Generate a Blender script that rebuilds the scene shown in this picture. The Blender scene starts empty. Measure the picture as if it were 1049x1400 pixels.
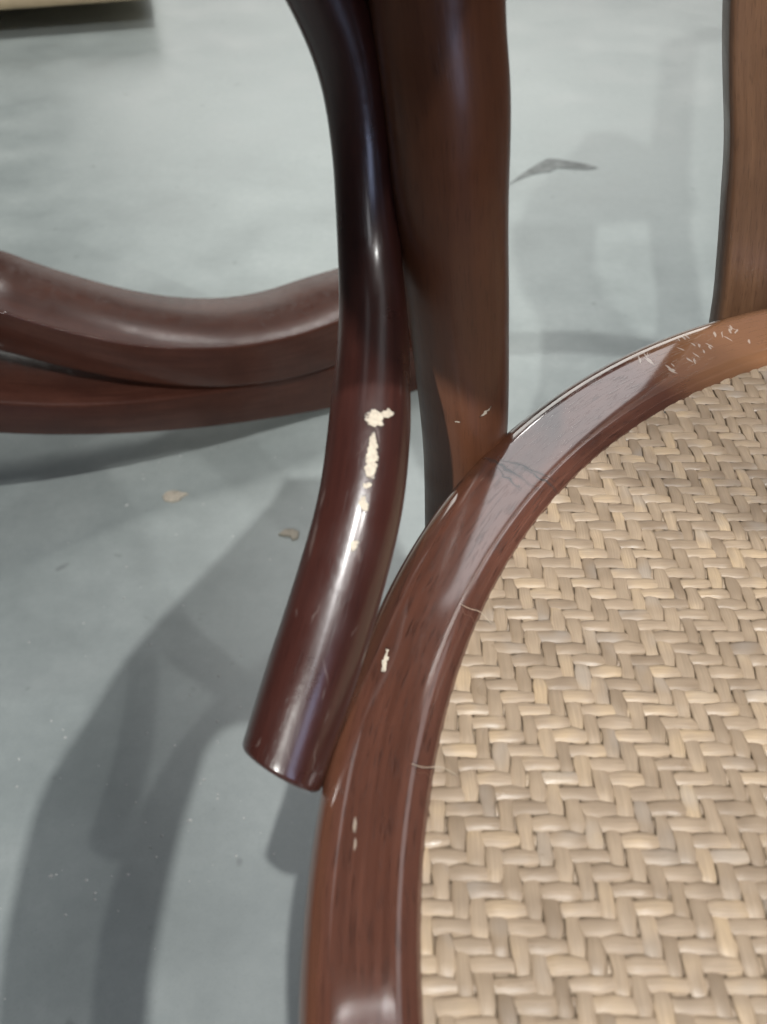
import bpy, math, random
import numpy as np
from mathutils import Vector
random.seed(7); rng = np.random.default_rng(7)
SC = bpy.context.scene; COL = SC.collection
R = math.radians

# ------------------------------------------------------------------ camera
cam = bpy.data.cameras.new('camera'); co = bpy.data.objects.new('camera', cam); COL.objects.link(co)
co.location = (0, 0, .66); co.rotation_euler = (R(90 - 48), 0, 0)
cam.sensor_fit = 'VERTICAL'; cam.sensor_height = 36; cam.sensor_width = 27
cam.lens = 1120 / 1400 * 36; cam.clip_start = .01; cam.clip_end = 60
cam.dof.use_dof = True; cam.dof.focus_distance = .32; cam.dof.aperture_fstop = 14
SC.camera = co
# ------------------------------------------------------------------ world, lamps, exposure
w = bpy.data.worlds.new('World'); SC.world = w; w.use_nodes = True
bg = w.node_tree.nodes['Background']; bg.inputs[0].default_value = (.93, .98, 1, 1); bg.inputs[1].default_value = .025
SC.view_settings.view_transform = 'Standard'; SC.view_settings.look = 'None'
SC.view_settings.exposure = 0; SC.view_settings.gamma = 1
SC.cycles.max_bounces = 8

def lamp(name, loc, target, power, sx, sy=None, col=(1, 1, 1)):
    l = bpy.data.lights.new(name, 'AREA'); l.energy = power; l.color = col
    l.shape = 'RECTANGLE' if sy else 'DISK'; l.size = sx
    if sy: l.size_y = sy
    o = bpy.data.objects.new(name, l); COL.objects.link(o); o.location = loc
    o.rotation_euler = (Vector(target) - Vector(loc)).to_track_quat('-Z', 'Y').to_euler()
lamp('hall_lamp', (.227, -.52, 2.6), (.227, -.5, 0), 40, .03, None, (1, .99, .96))
lamp('hall_lamp', (.88, -.57, 2.6), (.1, .2, 0), 11, .04, None, (1, .99, .96))
sp = bpy.data.lights.new('hall_spot', 'SPOT'); sp.energy = 430; sp.color = (1, 1, .95); sp.spot_size = R(21); sp.spot_blend = .85; sp.shadow_soft_size = .025
so = bpy.data.objects.new('hall_spot', sp); COL.objects.link(so); so.location = (-.93, -2.65, 2.6)
so.rotation_euler = (Vector((.42, 1.62, 0)) - Vector(so.location)).to_track_quat('-Z', 'Y').to_euler()
lamp('hall_lamp', (.17, 4.0, 2.65), (-.2, .7, .1), 2.2, .22, None, (1, .98, .95))
s2 = bpy.data.lights.new('far_floor_fill', 'SPOT'); s2.energy = 150; s2.color = (1, 1, .95); s2.spot_size = R(60); s2.spot_blend = .95; s2.shadow_soft_size = .25
o2 = bpy.data.objects.new('far_floor_fill', s2); COL.objects.link(o2); o2.location = (-.35, 1.75, 2.8)  # fill light, added only to brighten the far floor
lamp('hall_tube', (.15, -1.40, 2.66), (.15, -1.40, 0), 12, .15, 2.5, (.94, .97, 1))
lamp('hall_tube', (.95, -1.9, 1.6), (0, .24, .55), 7, .7, .9, (.56, .67, 1))
lamp('hall_panel', (.70, 2.4, 2.65), (.05, .3, .3), 12, 2.0, 1.35, (.97, .98, 1))
lamp('hall_panel', (.4, .75, 3.0), (.4, .75, 0), 7, 2.5, 1.5, (.97, .98, 1))
lamp('far_glow', (.3, 6.2, 1.75), (.3, 0, .8), 48, 5.0, 1.7, (1, 1, .95))  # added area light, a bright background for the far floor to reflect

# ------------------------------------------------------------------ helpers
def link(name, me, mat=None, parent=None):
    o = bpy.data.objects.new(name, me); COL.objects.link(o)
    if mat and not me.materials: me.materials.append(mat)
    if parent: o.parent = parent
    return o
def thing(name, label, cat, loc, group=None):
    o = bpy.data.objects.new(name, None); COL.objects.link(o); o.location = loc; o.empty_display_size = .02
    tag(o, label, cat, group); return o
def tag(o, label, cat, group=None):
    o['label'] = label; o['category'] = cat
    if group: o['group'] = group
    return o
def mesh(name, verts, faces, uv=None, smooth=True):
    me = bpy.data.meshes.new(name); me.from_pydata([tuple(map(float, v)) for v in verts], [], faces)
    if uv is not None:
        l = me.uv_layers.new(name='UVMap'); idx = np.empty(len(me.loops), dtype=np.int32)
        me.loops.foreach_get('vertex_index', idx)
        l.data.foreach_set('uv', np.asarray(uv, dtype=np.float32)[idx].ravel())
    if smooth: me.polygons.foreach_set('use_smooth', [True] * len(me.polygons))
    me.update(); return me
def catmull(P, n):
    P = np.asarray(P, float); Q = np.vstack([2*P[0]-P[1], P, 2*P[-1]-P[-2]]); out = []
    for i in range(1, len(Q) - 2):
        for t in np.arange(n) / n:
            a, b, c, d = Q[i-1:i+3]
            out.append(.5*((2*b) + (c-a)*t + (2*a-5*b+4*c-d)*t*t + (3*b-a-3*c+d)*t**3))
    out.append(P[-1]); return np.array(out)
def smooth(P, k=2):
    P = P.copy()
    for _ in range(k): P[1:-1] = .25*P[:-2] + .5*P[1:-1] + .25*P[2:]
    return P
def loft(name, rings, closed=False, cap=True, vlen=None, u=None):
    """rings: (n, m, 3) points; a UV of metres around and along"""
    rings = np.asarray(rings); n, m, _ = rings.shape
    ext = np.concatenate([rings, rings[:, :1]], 1)          # doubled seam for the UVs
    M = m + 1
    if u is None:
        du = np.linalg.norm(np.diff(ext, axis=1), axis=2).mean(0); u = np.r_[0, np.cumsum(du)]; u -= u[-1]/2
    cen = rings.mean(1); v = vlen if vlen is not None else np.r_[0, np.cumsum(np.linalg.norm(np.diff(cen, axis=0), axis=1))]
    V = list(ext.reshape(-1, 3)); UV = [(u[j], v[i]) for i in range(n) for j in range(M)]
    Fc = [(i*M+j, i*M+j+1, (i+1)*M+j+1, (i+1)*M+j) for i in range(n-1) for j in range(m)]
    if cap and not closed:
        for i in (0, n-1):
            k = len(V); V.append(cen[i]); UV.append((0, v[i]))
            Fc += [((i*M+j+1, i*M+j, k) if i == 0 else (i*M+j, i*M+j+1, k)) for j in range(m)]
    return mesh(name, V, Fc, UV)
def tube(name, path, rad, ref, m=32, end0=0, shear=0):
    """round bar; end0 = radius of the edge at the first end"""
    path = np.asarray(path); n = len(path); rad = np.broadcast_to(np.asarray(rad, float), (n,))
    T = np.gradient(path, axis=0); T /= np.linalg.norm(T, axis=1)[:, None]
    ref = np.asarray(ref, float); N = ref[None] - (T@ref)[:, None]*T; N /= np.linalg.norm(N, axis=1)[:, None]
    B = np.cross(T, N)
    a = np.linspace(0, 2*np.pi, m, endpoint=False) + np.pi
    rings = path[:, None] + rad[:, None, None]*(np.cos(a)[None, :, None]*N[:, None] + np.sin(a)[None, :, None]*B[:, None])
    if end0:
        pre = []
        for t in np.linspace(0, 1, 6)[:-1]:
            rr = rad[0] - end0*(1 - math.sin(t*math.pi/2)); off = -end0*(math.cos(t*math.pi/2))
            pre.append(path[0] + T[0]*off + rr*(np.cos(a)[:, None]*N[0] + np.sin(a)[:, None]*B[0]))
        rings = np.concatenate([np.array(pre), rings])
        wt = np.r_[np.ones(len(pre)), np.clip(1 - np.arange(n)/9, 0, 1)]          # the cut slopes
        rings -= T[0]*(shear*rad[0]*np.sin(a))[None, :, None]*wt[:, None, None]
    return loft(name, rings)
def rrect(wd, ht, r, k=5):
    """rounded rectangle outline, corner at 0,0 .. wd,ht"""
    pts = []
    for cx, cy, a0 in ((wd-r, r, -90), (wd-r, ht-r, 0), (r, ht-r, 90), (r, r, 180)):
        for t in np.linspace(0, 90, k): pts.append((cx + r*math.cos(R(a0+t)), cy + r*math.sin(R(a0+t))))
    return np.array(pts)

# ------------------------------------------------------------------ materials
class NT:
    def __init__(s, name):
        s.m = bpy.data.materials.new(name); s.m.use_nodes = True; s.t = s.m.node_tree
        s.b = s.t.nodes['Principled BSDF']
    def n(s, typ, **kw):
        x = s.t.nodes.new(typ)
        for k, v in kw.items(): setattr(x, k, v)
        return x
    def l(s, a, b): s.t.links.new(a, b)
    def mapv(s, vec, scale=(1, 1, 1), loc=(0, 0, 0)):
        x = s.n('ShaderNodeMapping'); x.inputs['Scale'].default_value = scale; x.inputs['Location'].default_value = loc
        s.l(vec, x.inputs['Vector']); return x.outputs[0]
    def noise(s, vec, scale, detail=4, rough=.55):
        x = s.n('ShaderNodeTexNoise'); x.inputs['Scale'].default_value = scale
        x.inputs['Detail'].default_value = detail; x.inputs['Roughness'].default_value = rough
        s.l(vec, x.inputs['Vector']); return x.outputs[0]
    def ramp(s, fac, stops):
        x = s.n('ShaderNodeValToRGB'); e = x.color_ramp.elements
        while len(e) < len(stops): e.new(.5)
        for q, (p, c) in zip(e, stops): q.position = p; q.color = (*c, 1) if len(c) == 3 else c
        s.l(fac, x.inputs[0]); return x.outputs[0]
    def mix(s, fac, a, b, mode='MIX'):
        x = s.n('ShaderNodeMix', data_type='RGBA', blend_type=mode)
        for k, v in ((0, fac), (6, a), (7, b)):
            if hasattr(v, 'links'): s.l(v, x.inputs[k])
            else: x.inputs[k].default_value = v if k == 0 else (*v, 1)
        return x.outputs[2]
    def math(s, op, a, b=None):
        x = s.n('ShaderNodeMath', operation=op)
        for k, v in ((0, a), (1, b)):
            if v is None: continue
            if hasattr(v, 'links'): s.l(v, x.inputs[k])
            else: x.inputs[k].default_value = v
        return x.outputs[0]
    def rng(s, v, a, b, c, d):
        x = s.n('ShaderNodeMapRange')
        for k, q in enumerate((a, b, c, d)): x.inputs[k+1].default_value = q
        s.l(v, x.inputs[0]); return x.outputs[0]
    def bump(s, h, st, dist):
        x = s.n('ShaderNodeBump'); x.inputs['Strength'].default_value = st; x.inputs['Distance'].default_value = dist
        s.l(h, x.inputs['Height']); return x
    def set(s, name, v):
        if hasattr(v, 'links'): s.l(v, s.b.inputs[name])
        else: s.b.inputs[name].default_value = v

def g(v): return (v, v, v)
def wood(name, dark, light, rough=.22, coat=.5, pores=.5, chips=(), chipcol=(.62, .54, .43), scuffs=(), ior=1.5, peel=.25, edge=None, cior=1.5, bst=.35, far=None):
    """lacquered bentwood: grain along UV v; chips are (u, v, half width, half length, turn) where the lacquer is knocked off"""
    s = NT(name); uv = s.n('ShaderNodeTexCoord').outputs['UV']
    oc = s.n('ShaderNodeTexCoord').outputs['Object']
    grain = s.noise(s.mapv(uv, (420, 14, 1)), 1, 5, .6)
    broad = s.noise(s.mapv(uv, (60, 5, 1)), 1, 4, .5)
    blot = s.noise(oc, 28, 3)
    f = s.math('ADD', s.math('MULTIPLY', grain, .5), s.math('MULTIPLY', broad, .5))
    c = s.ramp(f, [(.32, dark), (.66, light)])
    c = s.mix(s.rng(blot, .35, .7, 0, .35), c, tuple(x*.7 for x in dark))
    pore = s.rng(s.noise(s.mapv(uv, (1500, 120, 1)), 1, 2, .5),   .56, .66, 0, 1)
    c = s.mix(s.math('MULTIPLY', pore, pores), c, tuple(x*.35 for x in dark))
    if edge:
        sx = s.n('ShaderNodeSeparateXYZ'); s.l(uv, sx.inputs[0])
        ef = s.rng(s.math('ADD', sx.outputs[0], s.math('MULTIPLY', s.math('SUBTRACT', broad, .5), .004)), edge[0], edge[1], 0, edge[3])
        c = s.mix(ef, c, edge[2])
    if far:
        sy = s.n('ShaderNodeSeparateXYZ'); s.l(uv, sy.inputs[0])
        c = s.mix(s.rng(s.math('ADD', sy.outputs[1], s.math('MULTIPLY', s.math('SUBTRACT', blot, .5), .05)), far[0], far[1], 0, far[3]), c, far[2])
    ro = s.rng(s.noise(oc, 60, 4), .3, .7, rough*.8, rough*1.3)
    h = s.math('ADD', s.math('MULTIPLY', pore, -1.0*pores), s.math('MULTIPLY', s.noise(oc, 330, 2), peel))
    h = s.math('ADD', h, s.math('MULTIPLY', grain, .25))
    def marks(items, warp):
        wn = s.n('ShaderNodeTexNoise'); wn.inputs['Scale'].default_value = warp[0]; wn.inputs['Detail'].default_value = 3
        s.l(oc, wn.inputs['Vector'])
        sub = s.n('ShaderNodeVectorMath', operation='SUBTRACT'); s.l(wn.outputs['Color'], sub.inputs[0]); sub.inputs[1].default_value = g(.5)
        sc = s.n('ShaderNodeVectorMath', operation='SCALE'); s.l(sub.outputs[0], sc.inputs[0]); sc.inputs['Scale'].default_value = warp[1]
        ad = s.n('ShaderNodeVectorMath', operation='ADD'); s.l(uv, ad.inputs[0]); s.l(sc.outputs[0], ad.inputs[1])
        fl = s.n('ShaderNodeVectorMath', operation='MULTIPLY'); s.l(ad.outputs[0], fl.inputs[0]); fl.inputs[1].default_value = (1, 1, 0)
        acc = None
        for (u, v, a, b, t) in items:
            mp = s.n('ShaderNodeMapping', vector_type='TEXTURE'); s.l(fl.outputs[0], mp.inputs[0])
            mp.inputs['Location'].default_value = (u, v, 0); mp.inputs['Rotation'].default_value = (0, 0, R(t)); mp.inputs['Scale'].default_value = (a, b, 1)
            ln = s.n('ShaderNodeVectorMath', operation='LENGTH'); s.l(mp.outputs[0], ln.inputs[0])
            q = ln.outputs['Value']; acc = q if acc is None else s.math('MINIMUM', acc, q)
        return acc
    if chips:
        q0 = marks(chips, (650, .0026)); d = s.rng(q0, .88, 1.08, 1, 0)
        c = s.mix(s.rng(q0, 1.0, 1.45, .75, 0), c, (.022, .010, .008))
        c = s.mix(d, c, s.mix(s.rng(s.noise(oc, 900, 3), .35, .65, 0, 1), chipcol, tuple(x*.72 for x in chipcol)))
        ro = s.math('MAXIMUM', ro, s.math('MULTIPLY', d, .75)); h = s.math('ADD', h, s.math('MULTIPLY', d, -2.0))
        s.set('Coat Weight', s.math('MULTIPLY', s.math('SUBTRACT', 1, d), coat))
    else: s.set('Coat Weight', coat)
    for items, warp, lo, hi, amt, colr in scuffs:
        d = s.rng(marks(items, warp), lo, hi, amt, 0)
        c = s.mix(d, c, colr); ro = s.math('MAXIMUM', ro, s.math('MULTIPLY', d, .9))
    s.set('Base Color', c); s.set('Roughness', ro); s.set('Coat Roughness', rough*.6); s.set('Coat IOR', cior); s.set('IOR', ior)
    bp = s.bump(h, bst, .00025); s.l(bp.outputs[0], s.b.inputs['Normal'])
    return s.m

def m_floor():
    s = NT('painted_concrete'); oc = s.n('ShaderNodeTexCoord').outputs['Object']
    big = s.noise(oc, 1.6, 4); mid = s.noise(s.mapv(oc, (1.3, 1.6, 1), (3.1, .7, 0)), 5.5, 6, .62); fine = s.noise(oc, 90, 4, .7)
    f = s.math('ADD', s.math('MULTIPLY', big, .45), s.math('MULTIPLY', mid, .55))
    c = s.ramp(f, [(.36, (.285, .318, .312)), (.5, (.355, .395, .386)), (.64, (.42, .46, .447))])
    c = s.mix(s.rng(fine, .3, .75, .0, .28), c, (.20, .23, .24))
    spot = s.rng(s.noise(oc, 38, 2), .70, .76, 0, .45); c = s.mix(spot, c, (.13, .14, .14))
    c = s.mix(s.rng(s.noise(oc, 420, 3, .7), .55, .75, 0, .3), c, (.17, .19, .19))
    s.set('Base Color', c); s.set('IOR', 2.0); s.set('Roughness', s.rng(mid, .3, .7, .28, .46))
    bp = s.bump(s.math('ADD', s.math('MULTIPLY', fine, .4), s.math('MULTIPLY', mid, .3)), .25, .0012); s.l(bp.outputs[0], s.b.inputs['Normal'])
    return s.m
def m_rattan():
    s = NT('rattan'); oc = s.n('ShaderNodeTexCoord').outputs['Object']; rnd = s.n('ShaderNodeObjectInfo').outputs['Random']
    uv = s.n('ShaderNodeTexCoord').outputs['UV']
    off = s.n('ShaderNodeCombineXYZ'); s.l(s.math('MULTIPLY', rnd, 37.0), off.inputs[2])
    ad = s.n('ShaderNodeVectorMath', operation='ADD'); s.l(oc, ad.inputs[0]); s.l(off.outputs[0], ad.inputs[1])
    a = s.noise(ad.outputs[0], 75, 2, .5)
    f = s.math('ADD', s.math('MULTIPLY', a, .75), s.math('MULTIPLY', rnd, .25))
    c = s.ramp(f, [(.25, (.225, .162, .108)), (.42, (.31, .230, .158)), (.58, (.39, .292, .202)), (.74, (.50, .367, .232))])
    fib = s.noise(s.mapv(uv, (2600, 60, 1)), 1, 3, .6)
    c = s.mix(s.rng(fib, .35, .65, .0, .45), c, (.20, .145, .095))
    grey = s.rng(s.noise(ad.outputs[0], 48, 2), .60, .72, 0, .3); c = s.mix(grey, c, (.36, .34, .32))
    s.set('Base Color', c); s.set('Roughness', s.rng(s.noise(ad.outputs[0], 55, 2), .3, .7, .26, .70)); s.set('Coat Weight', .05); s.set('Coat Roughness', .25)
    bp = s.bump(fib, .4, .0003); s.l(bp.outputs[0], s.b.inputs['Normal'])
    return s.m
def m_plain(name, col, rough=.6, var=.3, scale=60):
    s = NT(name); oc = s.n('ShaderNodeTexCoord').outputs['Object']
    s.set('Base Color', s.mix(s.rng(s.noise(oc, scale, 4), .3, .7, 0, 1), col, tuple(x*(1-var) for x in col))); s.set('Roughness', rough)
    return s.m

# ------------------------------------------------------------------ floor
fl = link('floor', mesh('floor', [(-7, -7, 0), (7, -7, 0), (7, 7, 0), (-7, 7, 0)], [(0, 1, 2, 3)], smooth=False), m_floor()); fl['kind'] = 'structure'

# ------------------------------------------------------------------ the chair with the woven seat
CX, CY, RI, RO, ZS = .241, .045, .2323, .2640, .4612
chair = thing('cane_chair', 'dark red bentwood chair with round herringbone woven cane seat, lacquer chipped, in the foreground', 'chair', (CX, CY, 0))
def C(v): return np.asarray(v, float) - np.array([CX, CY, 0])


# seat rim: a swept profile, UV u = radius - .250, v = arc length on the .250 circle
prof = np.array([(.2345, .4300), (.2322, .4340), (.2318, .4480), (.2322, .4570), (.2330, .4588), (.2350, .4603), (.2376, .4612), (.2386, .46135), (.2420, .4614), (.250, .4614), (.2545, .4614), (.2562, .46135), (.2580, .4608),
        (.2605, .4594), (.2626, .4568), (.2637, .4535), (.2640, .4480), (.2636, .4400), (.2618, .4330), (.2580, .4292), (.2460, .4285)])
ths = np.linspace(0, 2*np.pi, 361) - np.pi/2
kw = np.interp(np.degrees(ths) % 360, [0, 60, 108, 145, 160, 180, 270, 360], [.95, 1.12, 1.16, 1.02, .95, .84, .86, .95])
ke = np.r_[kw[-41:-1], kw, kw[1:41]]; kw = np.convolve(ke, np.hanning(41)/np.hanning(41).sum(), 'same')[40:-40]
def wide(r, k): return .2376 + (r - .2376)*k if r > .2376 else r        # the rim is broader towards the back
rings = np.array([[(wide(p[0], k)*math.cos(t), wide(p[0], k)*math.sin(t), p[1]) for p in prof] for t, k in zip(ths, kw)])[:, ::-1]
sl = np.r_[0, np.cumsum(np.linalg.norm(np.diff(np.r_[prof, prof[:1]], axis=0), axis=1))]; k0 = 9
up = (sl - sl[k0])                                           # follows the profile, zero at r = .250
urev = np.r_[up[:-1][::-1], up[:-1][::-1][0] - .012]
def rv(deg): return .25*(R(deg) + math.pi/2)
rim_chips = [(.0038, rv(162.1), .0007, .0036, 8)]
rim_scratch = [(.0016, rv(172.7), .0005, .0018, 6), (.0010, rv(173.8), .0004, .0016, 3)]
rs = random.Random(3); rim_scuffs = []
for k in range(30): rim_scuffs.append((rs.uniform(-.007, .006), rv(rs.uniform(112.5, 123.5)), rs.uniform(.0002, .0006), rs.uniform(.0008, .0024), rs.uniform(25, 120)))
rim_smudge = [(.0010, rv(142.3), .0090, .0007, -8), (-.004, rv(141.3), .008, .0006, 10), (-.002, rv(143.1), .005, .0004, -20), (-.010, rv(141.5), .006, .0005, 0)]
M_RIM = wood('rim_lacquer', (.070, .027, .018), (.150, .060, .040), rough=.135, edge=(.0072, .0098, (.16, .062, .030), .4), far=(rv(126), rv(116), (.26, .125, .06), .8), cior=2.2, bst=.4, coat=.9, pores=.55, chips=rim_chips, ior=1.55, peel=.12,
    scuffs=((rim_scuffs, (420, .0016), .6, 1.15, .6, (.55, .48, .42)), (rim_scratch, (420, .0012), .6, 1.2, .5, (.58, .50, .40)), (rim_smudge, (300, .004), .3, 1.8, .95, (.02, .017, .016))))
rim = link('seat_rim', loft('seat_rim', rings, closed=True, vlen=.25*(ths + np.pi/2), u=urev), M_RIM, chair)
# backing disc added below the weave to block light and lighten its gaps
def disc(name, r, z, n=96): return mesh(name, [(0, 0, z)] + [(r*math.cos(2*math.pi*i/n), r*math.sin(2*math.pi*i/n), z) for i in range(n)], [(0, 1+i, 1+(i+1) % n) for i in range(n)], smooth=False)
panel = link('weave_backing', disc('weave_backing', .2318, .4569), m_plain('panel', (.30, .225, .15), .8, .4, 200), chair)

# woven seat: every strand a continuous cane going over two and under two
M_RAT = m_rattan(); PX, PY, RW, ZW = .00425, .00392, .2365, .4573
def strand(axis, k, npos):
    pitch, cross = (PY, PX) if axis == 'x' else (PX, PY)
    off = (k + .5)*pitch
    L = math.sqrt(max(RW**2 - off**2, 0))
    if L < .006: return
    n = max(8, int(2*L/cross*4.5)); s = np.linspace(-L, L, n)
    q = s/cross
    ph = (q - 1 + k) if axis == 'x' else (q - 3 + k)
    c = np.cos(ph*np.pi/2 + rng.normal(0, .07)); sh = np.tanh(1.7*c)/np.tanh(1.7)
    amp = .00031*(1 + rng.normal(0, .12)); wob = .00022*np.sin(s*rng.uniform(60, 160) + rng.uniform(0, 6)) + .00010*np.sin(s*rng.uniform(300, 700) + rng.uniform(0, 6))
    loc = 1 + .10*np.sin(s*rng.uniform(150, 330) + rng.uniform(0, 6)) + .07*np.sin(s*rng.uniform(400, 800) + rng.uniform(0, 6))
    hw = .5*pitch*(1 + .05*np.sin(s*rng.uniform(700, 1300) + rng.uniform(0, 6)))*(1.03 if axis == 'x' else 1.04)*(1 + rng.normal(0, .035))*loc*(.90 + .10*np.clip(c + .35, 0, 1))
    th = .00052*(1 + rng.normal(0, .08))*loc
    z = ZW + amp*sh*(1 + .15*np.sin(s*500 + k)) + .0003*math.sin(k*1.7)*0
    cs = [(-1, 0), (-.82, .55), (-.42, .92), (0, 1.0), (.42, .92), (.82, .55), (1, 0), (0, -.55)]
    rg = np.empty((n, len(cs), 3))
    for j, (a, b) in enumerate(cs):
        lat = off + wob + a*hw; zz = z + b*th
        rg[:, j] = np.c_[s, lat, zz] if axis == 'x' else np.c_[lat, s, zz][:, :]
    if axis == 'y': rg = rg[:, ::-1]
    link('strand', loft('strand', rg), M_RAT, panel)
NX = int(RW/PX); NY = int(RW/PY)
for k in range(-NX-1, NX+1): strand('y', k, 0)
for k in range(-NY-1, NY+1): strand('x', k, 0)

# posts, brace, arm, legs
M_POST = wood('post_lacquer', (.108, .041, .021), (.170, .066, .033), rough=.36, coat=.15, pores=.25, ior=1.45, peel=.3,
    chips=[(.0072, .4788, .0021, .0004, 28), (-.0030, .4765, .0010, .0003, 10)])
pp = catmull([(.050, .275, 0), (.040, .246, .2), (.0325, .2265, .40), (.0300, .2245, .4537), (.0250, .2265, .5), (.0203, .2305, .5365), (.0178, .2375, .5654), (.0140, .2460, .5898), (.007, .258, .65), (.002, .270, .765)], 10)
pr = np.interp(pp[:, 2], [0, .42, .50, .54, .59, .92], [.0135, .0152, .0163, .0172, .0182, .0172])
link('back_post', tube('back_post', C(pp), pr, (0, -1, 0), 40), M_POST, chair)
M_FLAT = wood('flat_post_lacquer', (.075, .036, .020), (.150, .078, .042), rough=.38, coat=.2, pores=.3, ior=1.5, peel=.2)
fp = catmull([(.185, .345, 0), (.166, .316, .25), (.1510, .309, .40), (.1452, .308, .443), (.1395, .308, .4707), (.1324, .308, .500), (.1265, .308, .523), (.1117, .310, .572), (.095, .322, .66), (.070, .352, .92)], 8)
o = rrect(.050, .014, .0030)
link('back_post', loft('back_post', np.array([[(p[0]+a+.0045, p[1]+b, p[2]) for a, b in o] for p in C(fp)])), M_FLAT, chair)
link('top_rail', tube('top_rail', C(catmull([(.080, .360, .905), (.15, .385, .925), (.26, .390, .93), (.36, .360, .925), (.42, .320, .905)], 8)), .014, (0, -1, 0), 16), M_POST, chair)
link('back_post', tube('back_post', C(catmull([(.46, .26, 0), (.435, .236, .40), (.43, .26, .60), (.418, .322, .91)], 8)), .0155, (0, -1, 0), 24), M_POST, chair)

brace_path = smooth(catmull([(-.0273, .0905, .4562), (-.0238, .1006, .4626), (-.0164, .1193, .4754), (-.0108, .1361, .4852), (-.0063, .1520, .4941), (-.0042, .1699, .5021), (-0.0033, 0.1877, 0.5087), (-0.0029, 0.2058, 0.5163), (-0.0039, 0.2189, 0.5254), (-0.0047, 0.2290, 0.5365), (-0.0058, 0.2382, 0.5542), (-0.0082, 0.2433, 0.5723), (-0.0146, 0.2460, 0.5895), (-.0245, .2475, .608), (-.0345, .250, .640), (-.034, .250, .69), (-.018, .245, .748)], 6), 8)
vb = np.r_[0, np.cumsum(np.linalg.norm(np.diff(brace_path, axis=0), axis=1))]
br = np.interp(vb, [0, .03, .075, .10, .125, .15, .18, .215, .32], [.0114, .0121, .0118, .0117, .0107, .0097, .0093, .0098, .0105])
brace_chips = [(.0016, .0935, .0021, .0023, 10), (.0046, .0957, .0021, .0010, 25), (.0017, .0835, .0013, .0060, 3), (.0014, .0790, .0011, .0014, 0), (.0013, .0752, .0008, .0008, 0), (.0011, .0708, .0011, .0018, 5), (.0013, .0595, .0008, .0016, -12)]
bs = random.Random(5); brace_scuffs = [(-.0100, .060, .0007, .006, 4), (-.0104, .071, .0005, .003, -3), (.0030, .058, .0006, .0022, 20)]
for k in range(12): brace_scuffs.append((bs.uniform(-.009, .009), bs.uniform(.005, .12), bs.uniform(.0001, .00022), bs.uniform(.0012, .004), bs.uniform(-30, 30)))
M_BR = wood('brace_lacquer', (.030, .0090, .0072), (.062, .0185, .0135), rough=.31, coat=.7, pores=.25, chips=brace_chips, ior=1.55, peel=.8,
    scuffs=((brace_scuffs, (420, .0016), .5, 1.2, .16, (.40, .33, .30)),))
brace_path, br = brace_path[2:], br[2:]
link('brace', tube('brace', C(brace_path), br, (0, -.6, .8), 48, end0=.0016, shear=.22), M_BR, chair)

al = np.array([(.00, -.225), (-.05, -.20), (-.105, -.14), (-.1244, -.0657), (-.1319, -.0167), (-.1328, .043), (-.1184, .0893), (-.0982, .1450), (-.0590, .2105), (-.0217, .2728), (-.012, .300)])
ar = np.array([(.06, -.225), (.01, -.18), (-.035, -.13), (-.0502, -.0657), (-.0517, -.0167), (-.0466, .043), (-.0320, .0893), (.0330, .0980), (.0840, .1080), (.0850, .2200), (.035, .300)])  # unseen arm; inner edge widened to throw shade on post and brace
al, ar = catmull(al, 6), catmull(ar, 6)
rg = []
for a, b in zip(al, ar):
    d = b - a; L_ = np.linalg.norm(d); d /= L_
    rg.append([(a[0] + d[0]*q - CX, a[1] + d[1]*q - CY, .75 + h) for q, h in rrect(L_, .022, .007)])
link('armrest', loft('armrest', np.array(rg)), M_BR, chair)
link('arm_support', tube('arm_support', C(catmull([(.03, -.222, .755), (.055, -.215, .62), (.085, -.185, .45)], 8)), .011, (0, -1, 0), 16), M_BR, chair)
for (tx, ty), (bx, by) in (((.10, -.155), (.05, -.215)), ((.415, -.115), (.475, -.165))):
    link('leg', tube('leg', C(catmull([(bx, by, 0), (.5*(bx+tx), .5*(by+ty), .2), (tx, ty, .435)], 8)), np.linspace(.0115, .016, 17), (0, -1, 0), 20), M_POST, chair)

# ------------------------------------------------------------------ bentwood pieces behind on the left
M_HOOP = wood('hoop_lacquer', (.040, .0150, .0105), (.080, .031, .021), rough=.17, coat=.10, pores=.3, ior=1.33, peel=.25)
hoop = thing('bentwood_base', 'two stacked curved dark brown bentwood bars sloping up from the floor behind the chair', 'furniture base', (-.25, .72, 0))
def bar(name, X, Y, ZB, ZT, deep, xs):
    cy, cb, ct = (np.polyfit(X, q, 3) for q in (Y, ZB, ZT))
    def ev(c, x):
        lo, hi = X[0], X[-1]; xc = np.clip(x, lo, hi); d = np.polyder(c)
        return np.polyval(c, xc) + (x - xc)*np.polyval(d, xc)*.8
    F = np.c_[xs, ev(cy, xs), ev(cb, xs)]; H = ev(ct, xs) - F[:, 2]
    F[:, 2] = np.maximum(F[:, 2], .001)
    T = np.gradient(F, axis=0); T[:, 2] = 0; T /= np.linalg.norm(T, axis=1)[:, None]
    N = np.c_[-T[:, 1], T[:, 0], 0*T[:, 0]]
    rg = [[f + n*a + np.array([0, 0, b]) - np.array([-.25, .72, 0]) for a, b in rrect(deep, h, .0028)] for f, n, h in zip(F, N, H)]
    return link(name, loft(name, np.array(rg)[:, ::-1]), M_HOOP, hoop)
xs = np.linspace(-.62, .075, 70)
bar('lower_bar', [-.3679, -.3412, -.2999, -.2572, -.2171, -.1678, -.1142, -.0567], [.5809, .595, .6135, .6375, .6573, .688, .7185, .7514],
    [.126, .112, .095, .075, .060, .043, .027, .012], [.1661, .1523, .1365, .1171, .1051, .0924, .0839, .0724], .095, xs)
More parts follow.
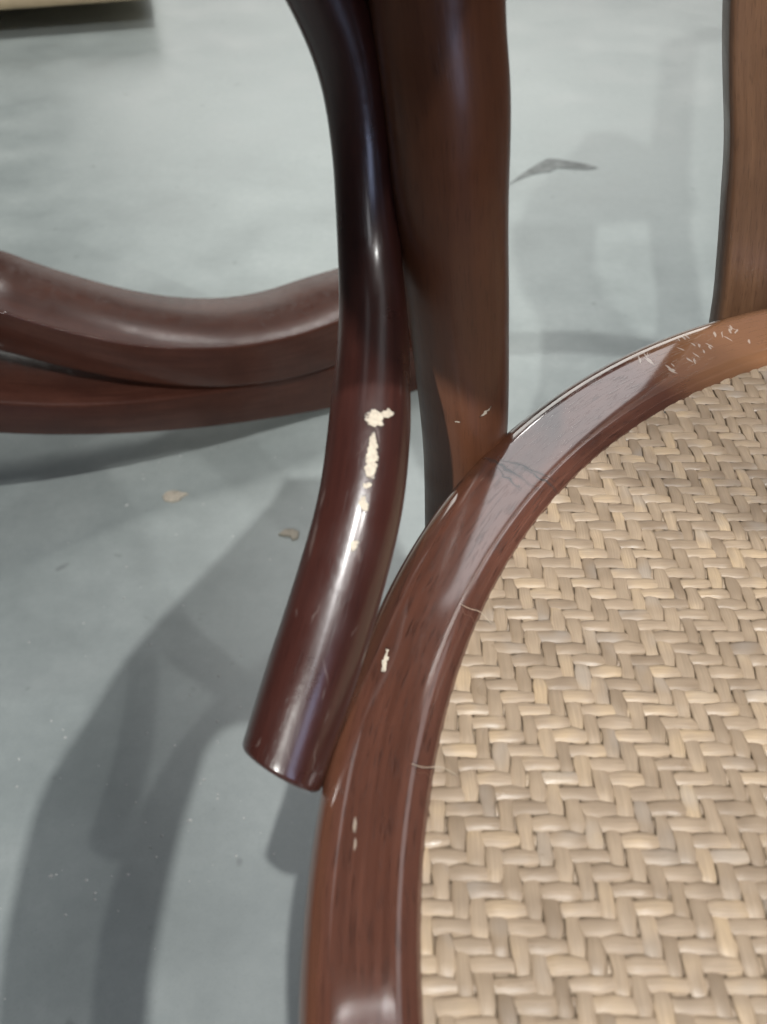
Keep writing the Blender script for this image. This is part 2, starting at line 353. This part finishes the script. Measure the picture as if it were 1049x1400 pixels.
bar('upper_bar', [-.356, -.3281, -.2887, -.2411, -.2016, -.1542, -.1046, -.0515], [.6464, .6528, .6623, .6617, .6727, .6917, .7198, .7527],
    [.1671, .1533, .1375, .1181, .1061, .0934, .0849, .0734], [.219, .2058, .1805, .1696, .1588, .1464, .136, .1343], .098, xs)

# ------------------------------------------------------------------ pale board far left
M_PINE = wood('bare_pine', (.42, .32, .19), (.58, .46, .30), rough=.6, coat=0, pores=.1, peel=.1)
brd = thing('wooden_pallet', 'pale bare pine board raised off the floor in the far left corner', 'pallet', (-1.1, 2.2, 0))
def box(name, lo, hi, mat, parent, r=.003, rz=0, org=(0, 0, 0)):
    o = rrect(hi[1]-lo[1], hi[2]-lo[2], r, 3)
    rg = np.array([[(x, lo[1]+a, lo[2]+b) for a, b in o] for x in np.linspace(lo[0], hi[0], 3)])
    ob = link(name, loft(name, rg), mat, parent); ob.rotation_euler = (0, 0, rz); ob.location = org; return ob
box('board', (-.9, 0, .06), (.59, .6, .082), M_PINE, brd, rz=math.atan2(.064, .277), org=(.0, -.235, 0))
for x in (-.86, .0): box('bearer', (x, .06, 0), (x+.07, .55, .0595), M_PINE, brd, rz=math.atan2(.064, .277), org=(.0, -.235, 0))

# ------------------------------------------------------------------ bits on the floor
M_CHIP = m_plain('wood_chip', (.55, .49, .40), .7, .3, 300)
def flake(pts, x, y, h, rz, label):
    n = len(pts); cx = sum(p[0] for p in pts)/n; cy = sum(p[1] for p in pts)/n
    V = [(px, py, 0) for px, py in pts] + [(px*.94, py*.94, h*(.8 + .4*random.random())) for px, py in pts] + [(cx, cy, h*1.3)]
    Fc = [(i, (i+1) % n, n+(i+1) % n, n+i) for i in range(n)] + [(n+i, n+(i+1) % n, 2*n) for i in range(n)]
    o = link('wood_chip', mesh('wood_chip', V, Fc, smooth=False), M_CHIP); o.location = (x, y, .0005); o.rotation_euler = (0, 0, rz)
    return tag(o, label, 'wood chip')
flake([(-.0125, 0), (-.010, .0065), (-.003, .0085), (.004, .008), (.009, .0055), (.0155, .0045), (.0095, -.001), (.007, -.006), (0, -.0085), (-.009, -.0065)], -.2309, .616, .0022, 0, 'pale oval wood chip on the bright grey floor below the curved bars')
flake([(-.011, .001), (-.004, .007), (.004, .0065), (.011, .002), (.010, -.006), (.004, -.008), (.002, -.003), (-.004, -.0015)], -.1001, .561, .003, .1, 'small brown curled wood chip on the shaded floor just left of the brace')
V = []; Fc = []
for k in range(150):
    x, y = rng.uniform(-.5, .02), rng.uniform(.1, .75)
    if k < 40: x, y = rng.normal(-.15, .05), rng.normal(.28, .07)
    r = rng.uniform(.0004, .0012)*(1.6 if k % 11 == 0 else 1); b = len(V); a0 = rng.uniform(0, 6)
    for i in range(5):
        a = a0 + i*1.2566; q = r*rng.uniform(.5, 1.2); V.append((x + q*1.4*math.cos(a), y + q*math.sin(a), .0003))
    V.append((x, y, .0003 + r*.8)); Fc += [(b+i, b+(i+1) % 5, b+5) for i in range(5)]
gr = link('floor_grit', mesh('floor_grit', V, Fc, smooth=False), m_plain('white_grit', (.75, .75, .72), .4, .2)); gr['kind'] = 'stuff'

pts = []
for t, hw in ((0, .002), (.15, .010), (.3, .016), (.42, .024), (.5, .030), (.6, .020), (.75, .016), (.9, .012), (1, .002)):
    x = .205 + .165*t; y = 1.335 + .085*math.sin(min(t*1.5, 1)*math.pi*.5) - .05*max(0, t-.6); pts.append((x, y, hw))
V = [(x, y-h, .0006) for x, y, h in pts] + [(x + .004, y+h*.8, .0006) for x, y, h in pts]; n = len(pts)
st = link('floor_stain', mesh('floor_stain', V, [(i, i+1, n+i+1, n+i) for i in range(n-1)], smooth=False), m_plain('grime', (.23, .245, .24), .5, .45, 60)); st['kind'] = 'structure'

fr = random.Random(11)
M_FIB = m_plain('fibre', (.50, .42, .32), .6)
for dg, r0 in ((168.6, .2325), (156.2, .2335)):
    t = R(dg); px, py = r0*math.cos(t), r0*math.sin(t); dx, dy = math.cos(t + fr.uniform(-1, 1)), math.sin(t + fr.uniform(-1, 1)); L_ = fr.uniform(.003, .0065)
    P = [(px - dx*L_, py - dy*L_, .4582), (px - dx*L_*.3, py - dy*L_*.3 + .0006, .4612), (px + dx*L_*.5, py + dy*L_*.5 - .0004, .4625), (px + dx*L_, py + dy*L_ + .0007, .4617)]
    link('loose_fibre', tube('loose_fibre', catmull(P, 5), .00010, (0, 0, 1), 6), M_FIB, panel)
